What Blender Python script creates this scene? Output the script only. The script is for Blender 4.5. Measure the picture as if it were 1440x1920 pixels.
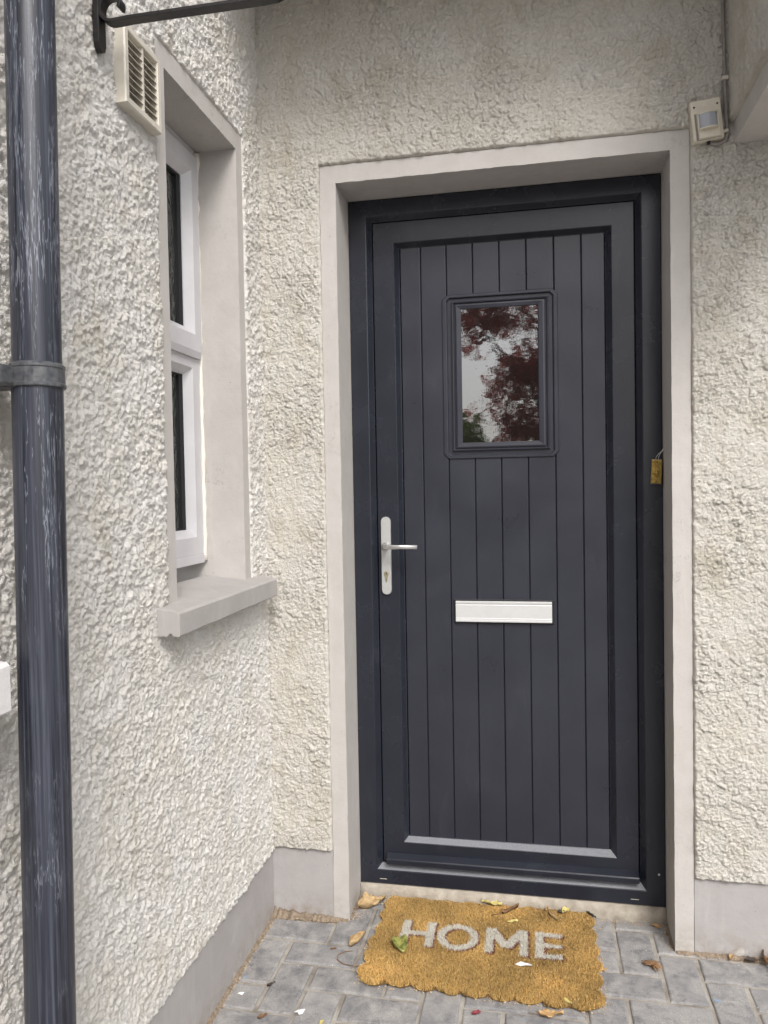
import bpy, bmesh, math, random
import numpy as np
from mathutils import Vector, Matrix
random.seed(7); np.random.seed(7)
for o in list(bpy.data.objects): bpy.data.objects.remove(o)
S = bpy.context.scene
COL = S.collection

# ------------------------------------------------------------------ camera
CAM = Vector((0.5819, -2.2685, 1.3385)); YAW, PITCH, ROLL = -0.1961, -0.0296, -0.0179
fw = Vector((math.sin(YAW)*math.cos(PITCH), math.cos(YAW)*math.cos(PITCH), math.sin(PITCH)))
rt = Vector((math.cos(YAW), -math.sin(YAW), 0)); up = rt.cross(fw)
rt2 = rt*math.cos(ROLL)+up*math.sin(ROLL); up2 = -rt*math.sin(ROLL)+up*math.cos(ROLL)
cd = bpy.data.cameras.new('camera'); cam = bpy.data.objects.new('camera', cd); COL.objects.link(cam)
cam.matrix_world = Matrix(((rt2.x, up2.x, -fw.x, CAM.x), (rt2.y, up2.y, -fw.y, CAM.y), (rt2.z, up2.z, -fw.z, CAM.z), (0, 0, 0, 1)))
cd.sensor_fit = 'VERTICAL'; cd.sensor_height = 36; cd.lens = 1431.06*36/1920
cd.clip_start = 0.05; cd.clip_end = 500
S.camera = cam
# ------------------------------------------------------------------ sky and sun (overcast)
SUN_DIR = Vector((0.42, -0.80, 0.90)).normalized()       # towards the sun
elev = math.asin(SUN_DIR.z); azim = math.atan2(SUN_DIR.x, SUN_DIR.y)
W = bpy.data.worlds.new('World'); S.world = W; W.use_nodes = True
wn = W.node_tree; wn.nodes.clear()
sky = wn.nodes.new('ShaderNodeTexSky'); sky.sky_type = 'NISHITA'; sky.sun_disc = False
sky.sun_elevation = elev; sky.sun_rotation = azim; sky.dust_density = 4; sky.air_density = 1.0; sky.ozone_density = 1
hs = wn.nodes.new('ShaderNodeHueSaturation'); hs.inputs['Saturation'].default_value = 0.22
bg = wn.nodes.new('ShaderNodeBackground'); bg.inputs['Strength'].default_value = 0.15
wo = wn.nodes.new('ShaderNodeOutputWorld')
wn.links.new(sky.outputs[0], hs.inputs['Color']); wn.links.new(hs.outputs[0], bg.inputs['Color']); wn.links.new(bg.outputs[0], wo.inputs['Surface'])
ld = bpy.data.lights.new('sun', 'SUN'); ld.energy = 1.35; ld.angle = math.radians(20); ld.color = (1.0, 0.97, 0.93)
sun = bpy.data.objects.new('sun', ld); COL.objects.link(sun)
sun.rotation_euler = SUN_DIR.to_track_quat('Z', 'Y').to_euler(); sun.location = (0, -5, 8)
# ------------------------------------------------------------------ exposure
S.render.engine = 'CYCLES'
S.view_settings.view_transform = 'Standard'; S.view_settings.look = 'None'
S.view_settings.exposure = 0.60; S.view_settings.gamma = 1; S.view_settings.use_curve_mapping = False
S.cycles.max_bounces = 8; S.cycles.diffuse_bounces = 5

# ------------------------------------------------------------------ helpers
class MB:
    def __init__(s): s.v = []; s.f = []
    def add(s, vs, fs):
        n = len(s.v); s.v += [tuple(p) for p in vs]; s.f += [tuple(i+n for i in q) for q in fs]; return s
    def box(s, a, b):
        x0, y0, z0 = a; x1, y1, z1 = b
        return s.add([(x0,y0,z0),(x1,y0,z0),(x1,y1,z0),(x0,y1,z0),(x0,y0,z1),(x1,y0,z1),(x1,y1,z1),(x0,y1,z1)],
                     [(0,3,2,1),(4,5,6,7),(0,1,5,4),(1,2,6,5),(2,3,7,6),(3,0,4,7)])
    def rings(s, rs, closed=True, cap0=False, cap1=False):
        n = len(rs[0]); vs = [p for r in rs for p in r]; fs = []
        for k in range(len(rs)-1):
            for i in range(n if closed else n-1):
                j = (i+1) % n; fs.append((k*n+i, k*n+j, (k+1)*n+j, (k+1)*n+i))
        if cap0: fs.append(tuple(range(n-1, -1, -1)))
        if cap1: fs.append(tuple((len(rs)-1)*n+i for i in range(n)))
        return s.add(vs, fs)
    def tube(s, pts, r, n=10, cap=True, flat=None):
        pts = [Vector(p) for p in pts]; rs = []; prev = None
        for i, p in enumerate(pts):
            t = (pts[min(i+1, len(pts)-1)]-pts[max(i-1, 0)]).normalized()
            if prev is None:
                a = Vector((0, 0, 1)) if abs(t.z) < .9 else Vector((1, 0, 0)); nrm = (a-t*a.dot(t)).normalized()
            else: nrm = (prev-t*prev.dot(t)).normalized()
            prev = nrm; b = t.cross(nrm); rr = r[i] if isinstance(r, (list, tuple)) else r
            rs.append([p+nrm*math.cos(2*math.pi*k/n)*rr+b*math.sin(2*math.pi*k/n)*rr for k in range(n)])
        return s.rings(rs, True, cap, cap)
    def build(s, name, mat, parent=None, smooth=False, bevel=0, seg=2):
        me = bpy.data.meshes.new(name); me.from_pydata([tuple(p) for p in s.v], [], s.f)
        bm = bmesh.new(); bm.from_mesh(me); bmesh.ops.recalc_face_normals(bm, faces=bm.faces)
        if bevel:
            es = [e for e in bm.edges if len(e.link_faces) == 2 and e.calc_face_angle(0) > .5]
            bmesh.ops.bevel(bm, geom=es, offset=bevel, segments=seg, affect='EDGES', profile=.6)
        bm.to_mesh(me); bm.free()
        return link(name, me, mat, parent, smooth)
def link(name, me, mat, parent=None, smooth=False):
    me.materials.append(mat)
    if smooth: me.polygons.foreach_set('use_smooth', [True]*len(me.polygons))
    o = bpy.data.objects.new(name, me); COL.objects.link(o)
    if parent: o.parent = parent
    return o
def thing(name, label, cat, loc=(0, 0, 0), group=None):
    o = bpy.data.objects.new(name, None); COL.objects.link(o); o.location = loc; o.empty_display_size = .05
    tag(o, label, cat, group); return o
def tag(o, label, cat, group=None):
    o['label'] = label; o['category'] = cat
    if group: o['group'] = group
    return o
def att(p, o):          # parent keeping world coordinates baked in the mesh
    o.parent = p; o.matrix_parent_inverse = Matrix.Translation(p.location).inverted(); return o
def rect(x0, x1, z0, z1, y): return [(x0, y, z0), (x1, y, z0), (x1, y, z1), (x0, y, z1)]
def oct_(x0, x1, z0, z1, c, y):
    return [(x0+c, y, z0), (x1-c, y, z0), (x1, y, z0+c), (x1, y, z1-c), (x1-c, y, z1), (x0+c, y, z1), (x0, y, z1-c), (x0, y, z0+c)]

# ------------------------------------------------------------------ materials
def nodes(name):
    m = bpy.data.materials.new(name); m.use_nodes = True; nt = m.node_tree
    return m, nt, nt.nodes['Principled BSDF'], nt.nodes, nt.links
def noise(nt, scale, detail=4, rough=.55, vec=None, stretch=None, coord='pos', dist=0):
    if vec is None:
        if coord == 'pos': g = nt.nodes.new('ShaderNodeNewGeometry'); vec = g.outputs['Position']
        else: g = nt.nodes.new('ShaderNodeTexCoord'); vec = g.outputs['Object']
    if stretch:
        mp = nt.nodes.new('ShaderNodeMapping'); mp.inputs['Scale'].default_value = stretch; nt.links.new(vec, mp.inputs[0]); vec = mp.outputs[0]
    n = nt.nodes.new('ShaderNodeTexNoise'); n.inputs['Scale'].default_value = scale; n.inputs['Detail'].default_value = detail
    n.inputs['Roughness'].default_value = rough; n.inputs['Distortion'].default_value = dist
    nt.links.new(vec, n.inputs['Vector']); return n.outputs['Fac']
def ramp(nt, fac, stops):
    r = nt.nodes.new('ShaderNodeValToRGB'); e = r.color_ramp.elements
    while len(e) < len(stops): e.new(.5)
    for k, (p, c) in enumerate(stops):
        e[k].position = p; e[k].color = (c, c, c, 1) if isinstance(c, (int, float)) else (*c, 1)
    nt.links.new(fac, r.inputs[0]); return r.outputs[0]
def mix(nt, fac, a, b, mode='MIX'):
    n = nt.nodes.new('ShaderNodeMix'); n.data_type = 'RGBA'; n.blend_type = mode
    for s, v in ((0, fac), (6, a), (7, b)):
        if isinstance(v, (int, float)): n.inputs[s].default_value = v
        elif isinstance(v, tuple): n.inputs[s].default_value = (*v, 1)
        else: nt.links.new(v, n.inputs[s])
    return n.outputs[2]
def bump(nt, h, strength, dist, normal=None):
    b = nt.nodes.new('ShaderNodeBump'); b.inputs['Strength'].default_value = strength; b.inputs['Distance'].default_value = dist
    nt.links.new(h, b.inputs['Height'])
    if normal: nt.links.new(normal, b.inputs['Normal'])
    return b.outputs[0]
def mk(name, col, rough=.5, metal=0, spec=.5, var=None, bmp=None, coord='pos', col2=None, rvar=0):
    m, nt, P, N, L = nodes(name)
    P.inputs['Base Color'].default_value = (*col, 1); P.inputs['Roughness'].default_value = rough
    P.inputs['Metallic'].default_value = metal; P.inputs['Specular IOR Level'].default_value = spec
    if var:
        f = noise(nt, var, 5, .6, coord=coord); f = ramp(nt, f, [(.32, 0.), (.68, 1.)])
        c2 = col2 or tuple(c*.78 for c in col)
        L.new(mix(nt, f, c2, col), P.inputs['Base Color'])
        if rvar: L.new(ramp(nt, f, [(0, min(1, rough+rvar)), (1, max(0, rough-rvar))]), P.inputs['Roughness'])
    if bmp:
        L.new(bump(nt, noise(nt, bmp[0], 3, .6, coord=coord), bmp[1], bmp[2]), P.inputs['Normal'])
    return m

def roughcast_mat(name, col, dirt):
    m, nt, P, N, L = nodes(name)
    P.inputs['Roughness'].default_value = .85; P.inputs['Specular IOR Level'].default_value = .25
    a = ramp(nt, noise(nt, 7, 6, .65), [(.3, 0.), (.7, 1.)])
    c = mix(nt, a, tuple(x*y for x, y in zip(col, (.93, .91, .87))), col)
    # yellow-brown weather stains, irregular patches
    st = ramp(nt, noise(nt, 9, 8, .7, stretch=(1, 1, .55), dist=.6), [(.52, 0.), (.74, 1.)])
    st2 = N.new('ShaderNodeMath'); st2.operation = 'MULTIPLY'; st2.inputs[1].default_value = .72; L.new(st, st2.inputs[0])
    c = mix(nt, st2.outputs[0], c, dirt)
    # small mould specks
    sp = ramp(nt, noise(nt, 95, 2, .5), [(.735, 0.), (.77, 1.)])
    pa = ramp(nt, noise(nt, 4.5, 3, .5), [(.48, 0.), (.68, 1.)])
    mm = N.new('ShaderNodeMath'); mm.operation = 'MULTIPLY'; L.new(sp, mm.inputs[0]); L.new(pa, mm.inputs[1])
    c = mix(nt, mm.outputs[0], c, (.09, .08, .06))
    L.new(c, P.inputs['Base Color'])
    n1 = bump(nt, noise(nt, 240, 5, .75), 1.0, .006)
    L.new(n1, P.inputs['Normal'])
    return m
M = {}
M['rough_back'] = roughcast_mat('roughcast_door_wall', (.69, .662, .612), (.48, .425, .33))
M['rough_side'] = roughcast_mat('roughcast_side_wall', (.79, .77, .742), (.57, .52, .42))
def smooth_paint(name, col, c2, chalk=.0):
    m, nt, P, N, L = nodes(name)
    P.inputs['Roughness'].default_value = .75; P.inputs['Specular IOR Level'].default_value = .3
    f = ramp(nt, noise(nt, 11, 7, .65, dist=.3), [(.3, 0.), (.7, 1.)])
    c = mix(nt, f, c2, col)
    sm = ramp(nt, noise(nt, 5, 6, .7, stretch=(2.5, 2.5, .35), dist=.5), [(.55, 0.), (.8, 1.)])
    h = N.new('ShaderNodeMath'); h.operation = 'MULTIPLY'; h.inputs[1].default_value = .4; L.new(sm, h.inputs[0])
    c = mix(nt, h.outputs[0], c, tuple(min(.85, x*1.28+.02) for x in col))
    sp = ramp(nt, noise(nt, 120, 2, .5), [(.74, 0.), (.78, 1.)])
    h2 = N.new('ShaderNodeMath'); h2.operation = 'MULTIPLY'; h2.inputs[1].default_value = .55; L.new(sp, h2.inputs[0])
    c = mix(nt, h2.outputs[0], c, (.16, .13, .10))
    ck = ramp(nt, noise(nt, 3.2, 7, .62, dist=.35), [(.500, 0.), (.503, 1.), (.506, 0.)]); ckm = ramp(nt, noise(nt, 2.3, 2, .5), [(.56, 0.), (.64, .55)])
    h3 = N.new('ShaderNodeMath'); h3.operation = 'MULTIPLY'; L.new(ck, h3.inputs[0]); L.new(ckm, h3.inputs[1])
    c = mix(nt, h3.outputs[0], c, (.13, .11, .09))
    gm = N.new('ShaderNodeNewGeometry'); sx = N.new('ShaderNodeSeparateXYZ'); L.new(gm.outputs['Position'], sx.inputs[0])
    zr = ramp(nt, sx.outputs[2], [(0., 1.), (.09, 0.)]); sn_ = ramp(nt, noise(nt, 20, 7, .7, dist=.4), [(.42, 0.), (.72, 1.)])
    h4 = N.new('ShaderNodeMath'); h4.operation = 'MULTIPLY'; L.new(zr, h4.inputs[0]); L.new(sn_, h4.inputs[1])
    c = mix(nt, h4.outputs[0], c, (.24, .19, .14))
    ef = ramp(nt, sx.outputs[2], [(0., 1.), (.16, 0.)]); en = ramp(nt, noise(nt, 5, 6, .7), [(.56, 0.), (.68, .8)])
    h5 = N.new('ShaderNodeMath'); h5.operation = 'MULTIPLY'; L.new(ef, h5.inputs[0]); L.new(en, h5.inputs[1])
    c = mix(nt, h5.outputs[0], c, (.72, .71, .69))
    L.new(c, P.inputs['Base Color'])
    b1 = bump(nt, noise(nt, 30, 5, .6), .25, .006); b2 = bump(nt, noise(nt, 320, 3, .6), .35, .0012, b1)
    L.new(b2, P.inputs['Normal'])
    return m
M['trim'] = smooth_paint('trim_paint', (.49, .465, .445), (.44, .415, .39))
M['plinth'] = smooth_paint('plinth_paint', (.38, .362, .356), (.335, .315, .308))
M['sill'] = smooth_paint('sill_paint', (.40, .38, .37), (.355, .335, .32))
M['sill_white'] = smooth_paint('sill_white_paint', (.66, .64, .635), (.61, .585, .58))
M['concrete'] = mk('threshold_concrete', (.43, .385, .32), .9, var=30, col2=(.27, .235, .19), bmp=(180, .6, .003))

def door_mat(name, col, rough, grain):
    m, nt, P, N, L = nodes(name)
    P.inputs['Specular IOR Level'].default_value = .5
    f = noise(nt, 6, 5, .6)
    cc = mix(nt, ramp(nt, f, [(.3, 0.), (.7, 1.)]), tuple(c*.88 for c in col), tuple(c*1.12 for c in col))
    dust = ramp(nt, noise(nt, 300, 2, .5), [(.72, 0.), (.80, .35)]); cc = mix(nt, dust, cc, (.16, .16, .17))
    smr = ramp(nt, noise(nt, 5, 6, .7, stretch=(2.5, 1, .8), dist=.6), [(.58, 0.), (.80, .22)]); cc = mix(nt, smr, cc, (.085, .088, .10))
    L.new(cc, P.inputs['Base Color'])
    L.new(ramp(nt, f, [(.3, rough-.05), (.7, rough+.06)]), P.inputs['Roughness'])
    st = grain
    b1 = bump(nt, noise(nt, 60, 4, .6, stretch=st), .22, .0012)
    b2 = bump(nt, noise(nt, 420, 2, .5), .18, .0006, b1)
    L.new(b2, P.inputs['Normal']); return m
M['door_v'] = door_mat('anthracite_panel', (.0240, .0252, .0360), .32, (6, 6, .5))
M['door_f'] = door_mat('anthracite_frame', (.0165, .0188, .0275), .25, (6, 6, .6))
M['door_h'] = door_mat('anthracite_rail', (.0165, .0188, .0275), .25, (.6, 6, 6))
M['ledge'] = mk('sky_glint_ledge', (.24, .245, .265), .33, var=420, col2=(.13, .135, .15), bmp=(500, .4, .0008))  # sky glint on the bottom bevels, painted as a lighter speckled tone
M['black_rubber'] = mk('black_rubber', (.012, .012, .014), .6)
M['alu'] = mk('satin_aluminium', (.66, .66, .655), .42, .35, bmp=(500, .08, .0005), var=30, col2=(.62, .62, .62))
M['plate'] = mk('satin_handle_plate', (.54, .54, .53), .36, .4, var=40, col2=(.49, .49, .48))
M['steel'] = mk('satin_handle', (.58, .57, .56), .30, .9)
M['brass'] = mk('tarnished_brass', (.55, .38, .10), .38, .85, var=160, col2=(.18, .12, .04), bmp=(300, .3, .0008), coord='obj')
M['upvc'] = mk('white_upvc', (.56, .55, .57), .32, var=9, col2=(.50, .49, .50))
M['sealant'] = mk('white_sealant', (.74, .71, .64), .6, bmp=(90, .5, .003))
M['vent'] = mk('cream_plastic', (.62, .585, .51), .45, var=25, col2=(.53, .49, .42))
M['dark'] = mk('dark_void', (.012, .011, .010), .9)
M['iron'] = mk('black_iron', (.007, .007, .009), .45, var=60, col2=(.016, .013, .012), bmp=(140, .4, .002))
M['sensor'] = mk('ivory_plastic', (.66, .62, .52), .45, var=60, col2=(.58, .53, .43))
M['lens'] = mk('sensor_lens', (.34, .36, .40), .25)
M['cable'] = mk('grey_cable', (.27, .245, .23), .65, var=50, col2=(.19, .17, .155), bmp=(90, .4, .002))
M['clip'] = mk('pale_clip', (.55, .51, .44), .6)
M['wire'] = mk('pale_wire', (.55, .55, .56), .4)
M['dirt'] = mk('joint_dirt', (.30, .235, .17), .95, var=120, col2=(.14, .105, .075), bmp=(200, .8, .004))
M['paper'] = mk('white_paper', (.78, .78, .78), .8)

def glass_mat(name, col, ior, bumps):
    m, nt, P, N, L = nodes(name)
    P.inputs['Base Color'].default_value = (*col, 1); P.inputs['Roughness'].default_value = .02; P.inputs['IOR'].default_value = ior
    nrm = None
    for (sc, stv, d, stretch, dist) in bumps:
        nrm = bump(nt, noise(nt, sc, 2, .5, stretch=stretch, dist=dist), stv, d, nrm)
    L.new(nrm, P.inputs['Normal']); return m
M['door_glass'] = glass_mat('door_glass', (.012, .011, .010), 3.1, [(10, .5, .0006, (1, 1, 1.5), .4), (38, .5, .00007, (.8, 1, 1.8), .8), (110, .5, .00003, (1.8, 1, .5), .6)])
M['win_glass'] = glass_mat('window_glass', (.028, .031, .030), 1.8, [(30, .9, .012, (1, 1, .45), 1.2), (80, .7, .004, None, .5)])

def pipe_mat():
    m, nt, P, N, L = nodes('weathered_black_pipe')
    P.inputs['Roughness'].default_value = .38
    a = ramp(nt, noise(nt, 8, 5, .65, stretch=(7, 7, .22), dist=.4), [(.33, 0.), (.67, 1.)])
    c = mix(nt, a, (.004, .005, .010), (.034, .037, .053))
    s1 = ramp(nt, noise(nt, 30, 6, .7, stretch=(6, 6, .05), dist=.2), [(.48, 0.), (.72, 1.)])
    h = N.new('ShaderNodeMath'); h.operation = 'MULTIPLY'; h.inputs[1].default_value = .55; L.new(s1, h.inputs[0])
    c = mix(nt, h.outputs[0], c, (.12, .135, .18))
    pw = ramp(nt, noise(nt, 4, 4, .6), [(.42, 0.), (.62, 1.)])
    for (sc, sz, lo) in ((5, .10, .50), (8, .07, .55)):
        t = noise(nt, sc, 6, .62, stretch=(6, 6, sz*10), dist=.25) if False else noise(nt, sc, 5, .68, stretch=(6, 6, sz*4), dist=.2)
        ln = ramp(nt, t, [(lo, 0.), (lo+.008, .8), (lo+.017, 0.)])
        mm = N.new('ShaderNodeMath'); mm.operation = 'MULTIPLY'; L.new(ln, mm.inputs[0]); L.new(pw, mm.inputs[1])
        c = mix(nt, mm.outputs[0], c, (.27, .29, .34))
    L.new(c, P.inputs['Base Color'])
    L.new(ramp(nt, s1, [(0, .34), (1, .6)]), P.inputs['Roughness'])
    L.new(bump(nt, noise(nt, 150, 3, .6), .15, .001), P.inputs['Normal']); return m
M['pipe'] = pipe_mat()
M['pipe_clip'] = mk('limescaled_clip', (.026, .029, .040), .40, var=65, col2=(.105, .108, .110), bmp=(120, .4, .002))

def paver_mat():
    m, nt, P, N, L = nodes('grey_block_paver')
    P.inputs['Roughness'].default_value = .88; P.inputs['Specular IOR Level'].default_value = .25
    oi = N.new('ShaderNodeObjectInfo')
    base = ramp(nt, oi.outputs['Random'], [(0., (.160, .158, .163)), (.5, (.20, .198, .205)), (1., (.245, .238, .238))])
    f = ramp(nt, noise(nt, 16, 7, .68, dist=.4), [(.36, 0.), (.66, 1.)])
    c = mix(nt, f, base, (.36, .345, .33))
    f2 = ramp(nt, noise(nt, 24, 6, .7), [(.55, 0.), (.75, 1.)])
    c = mix(nt, f2, c, (.12, .12, .13))
    g = ramp(nt, noise(nt, 700, 2, .5), [(.35, .72), (.65, 1.2)])
    c = mix(nt, 1.0, c, g, 'MULTIPLY')
    w = ramp(nt, noise(nt, 60, 3, .5), [(.71, 0.), (.75, 1.)])
    c = mix(nt, w, c, (.46, .45, .43))
    bl = ramp(nt, noise(nt, 21, 1, .4), [(.765, 0.), (.79, .7)])
    c = mix(nt, bl, c, (.20, .33, .50))
    L.new(c, P.inputs['Base Color'])
    L.new(bump(nt, noise(nt, 330, 4, .65), .6, .002, bump(nt, noise(nt, 40, 4, .6), .35, .004)), P.inputs['Normal']); return m
M['paver'] = paver_mat()
M['sand'] = mk('joint_sand', (.50, .465, .415), .95, var=9, col2=(.20, .17, .14), bmp=(420, .9, .004))
def ground_mat():
    m, nt, P, N, L = nodes('paved_ground')
    P.inputs['Roughness'].default_value = .9
    g = N.new('ShaderNodeNewGeometry'); b = N.new('ShaderNodeTexBrick'); b.inputs['Scale'].default_value = 1
    b.inputs['Brick Width'].default_value = .21; b.inputs['Row Height'].default_value = .105; b.inputs['Mortar Size'].default_value = .004
    b.inputs['Color1'].default_value = (.20, .20, .205, 1); b.inputs['Color2'].default_value = (.25, .245, .245, 1); b.inputs['Mortar'].default_value = (.38, .35, .31, 1)
    L.new(g.outputs['Position'], b.inputs['Vector'])
    L.new(mix(nt, ramp(nt, noise(nt, 14, 6, .65), [(.3, 0.), (.7, 1.)]), b.outputs[0], (.30, .29, .285)), P.inputs['Base Color']); return m
M['ground'] = ground_mat()
def attr_mat(name, rough=.9, trans=0):
    m, nt, P, N, L = nodes(name); P.inputs['Roughness'].default_value = rough; P.inputs['Specular IOR Level'].default_value = .2
    a = N.new('ShaderNodeAttribute'); a.attribute_name = 'Col'; L.new(a.outputs['Color'], P.inputs['Base Color'])
    return m
M['fibre'] = attr_mat('coir_fibre')
M['mat_base'] = mk('coir_backing', (.20, .115, .035), .95, var=220, col2=(.12, .065, .02), bmp=(300, 1, .005))

# ------------------------------------------------------------------ numpy noise
def h01(ix, iy, seed):
    n = (ix.astype(np.int64)*374761393 + iy.astype(np.int64)*668265263 + seed*982451653) & 0xFFFFFFFF
    n = ((n ^ (n >> 13))*1274126177) & 0xFFFFFFFF; n = ((n ^ (n >> 16))*2246822519) & 0xFFFFFFFF; n ^= n >> 15
    return (n & 0xFFFFFF)/float(0x1000000)
def vn(x, y, seed=0):
    ix = np.floor(x); iy = np.floor(y); fx = x-ix; fy = y-iy; fx = fx*fx*(3-2*fx); fy = fy*fy*(3-2*fy)
    a = h01(ix, iy, seed); b = h01(ix+1, iy, seed); c = h01(ix, iy+1, seed); d = h01(ix+1, iy+1, seed)
    return (a*(1-fx)+b*fx)*(1-fy)+(c*(1-fx)+d*fx)*fy
def fbm(x, y, seed=0, o=4):
    r = 0; a = .5; t = 0
    for k in range(o): r = r+a*vn(x*2**k, y*2**k, seed+k*17); t += a; a *= .55
    return r/t
def worley(x, y, seed=0):
    ix = np.floor(x); iy = np.floor(y); f1 = np.full(x.shape, 9.); f2 = np.full(x.shape, 9.); hh = np.zeros(x.shape)
    for dx in (-1, 0, 1):
        for dy in (-1, 0, 1):
            cx = ix+dx; cy = iy+dy; px = cx+h01(cx, cy, seed); py = cy+h01(cx, cy, seed+5)
            d = np.hypot(px-x, py-y); hv = h01(cx, cy, seed+9)
            near = d < f1; f2 = np.where(near, f1, np.minimum(f2, d)); hh = np.where(near, hv, hh); f1 = np.where(near, d, f1)
    return f1, f2, hh
def sst(a, b, x): t = np.clip((x-a)/(b-a), 0, 1); return t*t*(3-2*t)
def relief_flaky(u, v):                     # door wall: flat flakes with thin open edges
    wu = u+.010*(fbm(u/.03, v/.03, 3)-.5)+.005*(fbm(u/.009, v/.009, 4)-.5)
    wv = v+.010*(fbm(u/.03, v/.03, 13)-.5)+.005*(fbm(u/.009, v/.009, 14)-.5)
    f1, f2, h = worley(wu/.021, wv/.021, 1); c1 = sst(0, .13, f2-f1)
    g1, g2, k = worley(wu/.0095, wv/.0095, 2); c2 = sst(0, .20, g2-g1)
    fade = .45+1.1*fbm(u/.16, v/.16, 31, 2)
    return .004*fbm(u/.07, v/.07, 21)+fade*(.0048*c1*(.2+.8*h)+.0042*c2*(.15+.85*k)+.0036*fbm(u/.005, v/.005, 41, 3)+.0009*h01(np.floor(u/.0025), np.floor(v/.0025), 6))
def relief_nodular(u, v):                   # window wall: thrown pebble lumps
    wu = u+.009*(fbm(u/.018, v/.018, 53)-.5)+.004*(fbm(u/.006, v/.006, 57, 2)-.5)
    wv = v+.009*(fbm(u/.018, v/.018, 63)-.5)+.004*(fbm(u/.006, v/.006, 67, 2)-.5)
    f1, f2, h = worley(wu/.0115, wv/.0115, 51); d1 = np.clip(1-f1*f1*1.5, 0, 1)
    g1, g2, k = worley(wu/.0056, wv/.0056, 52); d2 = np.clip(1-g1*g1*1.5, 0, 1)
    q1, q2, r = worley(wu/.028, wv/.028, 58)                       # now and then a larger stone
    fade = .60+.80*fbm(u/.10, v/.10, 71, 3)
    grit = h01(np.floor(u/.0026), np.floor(v/.0026), 5)
    return .006*fbm(u/.045, v/.045, 73)+.0035*np.clip(1-q1*q1*4, 0, 1)*(r > .6)+fade*(.0056*d1*(.05+.95*h)+.0040*d2*(.05+.95*k)+.0040*fbm(u/.0042, v/.0042, 81, 3)+.0007*grit)-.0045
def axis(brk, pitch):
    brk = sorted(set(brk)); out = [np.array([brk[0]])]
    for a, b in zip(brk[:-1], brk[1:]): out.append(np.linspace(a, b, max(1, int(round((b-a)/pitch)))+1)[1:])
    return np.concatenate(out)
def relief_sheet(name, mat, parent, u0, u1, v0, v1, holes, pitch, fn, to3d, base=.006, edge=.006, free=(), flat=False):
    U = axis([u0, u1]+[h[0] for h in holes if u0 < h[0] < u1]+[h[1] for h in holes if u0 < h[1] < u1], pitch)
    V = axis([v0, v1]+[h[2] for h in holes if v0 < h[2] < v1]+[h[3] for h in holes if v0 < h[3] < v1], pitch)
    gu, gv = np.meshgrid(U, V, indexing='ij'); cu = (U[:-1]+U[1:])/2; cv = (V[:-1]+V[1:])/2
    d = np.full(gu.shape, 9.)
    if 'u0' not in free: d = np.minimum(d, gu-u0)
    if 'u1' not in free: d = np.minimum(d, u1-gu)
    if 'v0' not in free: d = np.minimum(d, gv-v0)
    if 'v1' not in free: d = np.minimum(d, v1-gv)
    keep = np.ones((len(cu), len(cv)), bool)
    for (a, b, c, e) in holes:
        dx = np.maximum(np.maximum(a-gu, gu-b), 0); dy = np.maximum(np.maximum(c-gv, gv-e), 0); d = np.minimum(d, np.hypot(dx, dy))
        keep &= ~((cu[:, None] > a) & (cu[:, None] < b) & (cv[None] > c) & (cv[None] < e))
    k = sst(-.0005, 1, d/(edge*(.4+1.2*vn(gu/.012, gv/.012, 99))))
    hgt = (base+fn(gu, gv))*k - .0015*(1-k)
    P = to3d(gu.ravel(), gv.ravel(), hgt.ravel())
    nv = len(V); I = (np.arange(len(U)-1)[:, None]*nv+np.arange(nv-1)[None])[keep]
    F = np.stack([I, I+nv, I+nv+1, I+1], 1)
    used = np.unique(F); rm = np.full(len(P), -1); rm[used] = np.arange(len(used)); F = rm[F]; P = P[used]
    me = bpy.data.meshes.new(name); me.vertices.add(len(P)); me.vertices.foreach_set('co', P.astype(np.float32).ravel())
    me.loops.add(F.size); me.loops.foreach_set('vertex_index', F.astype(np.int32).ravel())
    me.polygons.add(len(F)); me.polygons.foreach_set('loop_start', np.arange(0, F.size, 4, dtype=np.int32))
    me.update(calc_edges=True); me.polygons.foreach_set('use_smooth', np.full(len(F), not flat))
    return link(name, me, mat, parent)

# ================================================================== SETTING
XL = -.248
g = MB().add([(-60, 60, -.03), (-60, -60, -.03), (60, -60, -.03), (60, 60, -.03)], [(0, 1, 2, 3)]).build('ground', M['ground']); g['kind'] = 'structure'
pav = MB().add([(-.30, .30, -.0055), (-.30, -1.6, -.0055), (2.2, -1.6, -.0055), (2.2, .30, -.0055)], [(0, 3, 2, 1)]).build('pavement', M['sand']); pav['kind'] = 'structure'
# herringbone block pavers (shared meshes, horizontal and vertical)
def paver_mesh(lx, ly, k):
    rs = []; r = random.Random(k)
    for (ins, z) in ((0, -.05), (0, -.0065), (.0022, -.0018), (.0055, 0)):
        x, y = lx/2-ins, ly/2-ins; ring = []
        nx, ny = (6, 3) if lx > ly else (3, 6)
        pts = [(-x+2*x*i/nx, -y) for i in range(nx)]+[(x, -y+2*y*i/ny) for i in range(ny)]+[(x-2*x*i/nx, y) for i in range(nx)]+[(-x, y-2*y*i/ny) for i in range(ny)]
        for (a, b) in pts: ring.append((a+r.uniform(-.0011, .0011), b+r.uniform(-.0011, .0011), z))
        rs.append(ring)
    m = MB().rings(rs, True, False, True); me = bpy.data.meshes.new('paver'); me.from_pydata(m.v, [], m.f)
    bm = bmesh.new(); bm.from_mesh(me); bmesh.ops.recalc_face_normals(bm, faces=bm.faces); bm.to_mesh(me); bm.free(); me.materials.append(M['paver']); return me
PM = {('H', k): paver_mesh(.2005, .0965, k) for k in range(4)}; PM.update({('V', k): paver_mesh(.0965, .2005, k+9) for k in range(4)})
U = .105; rnd = random.Random(3)
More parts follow.
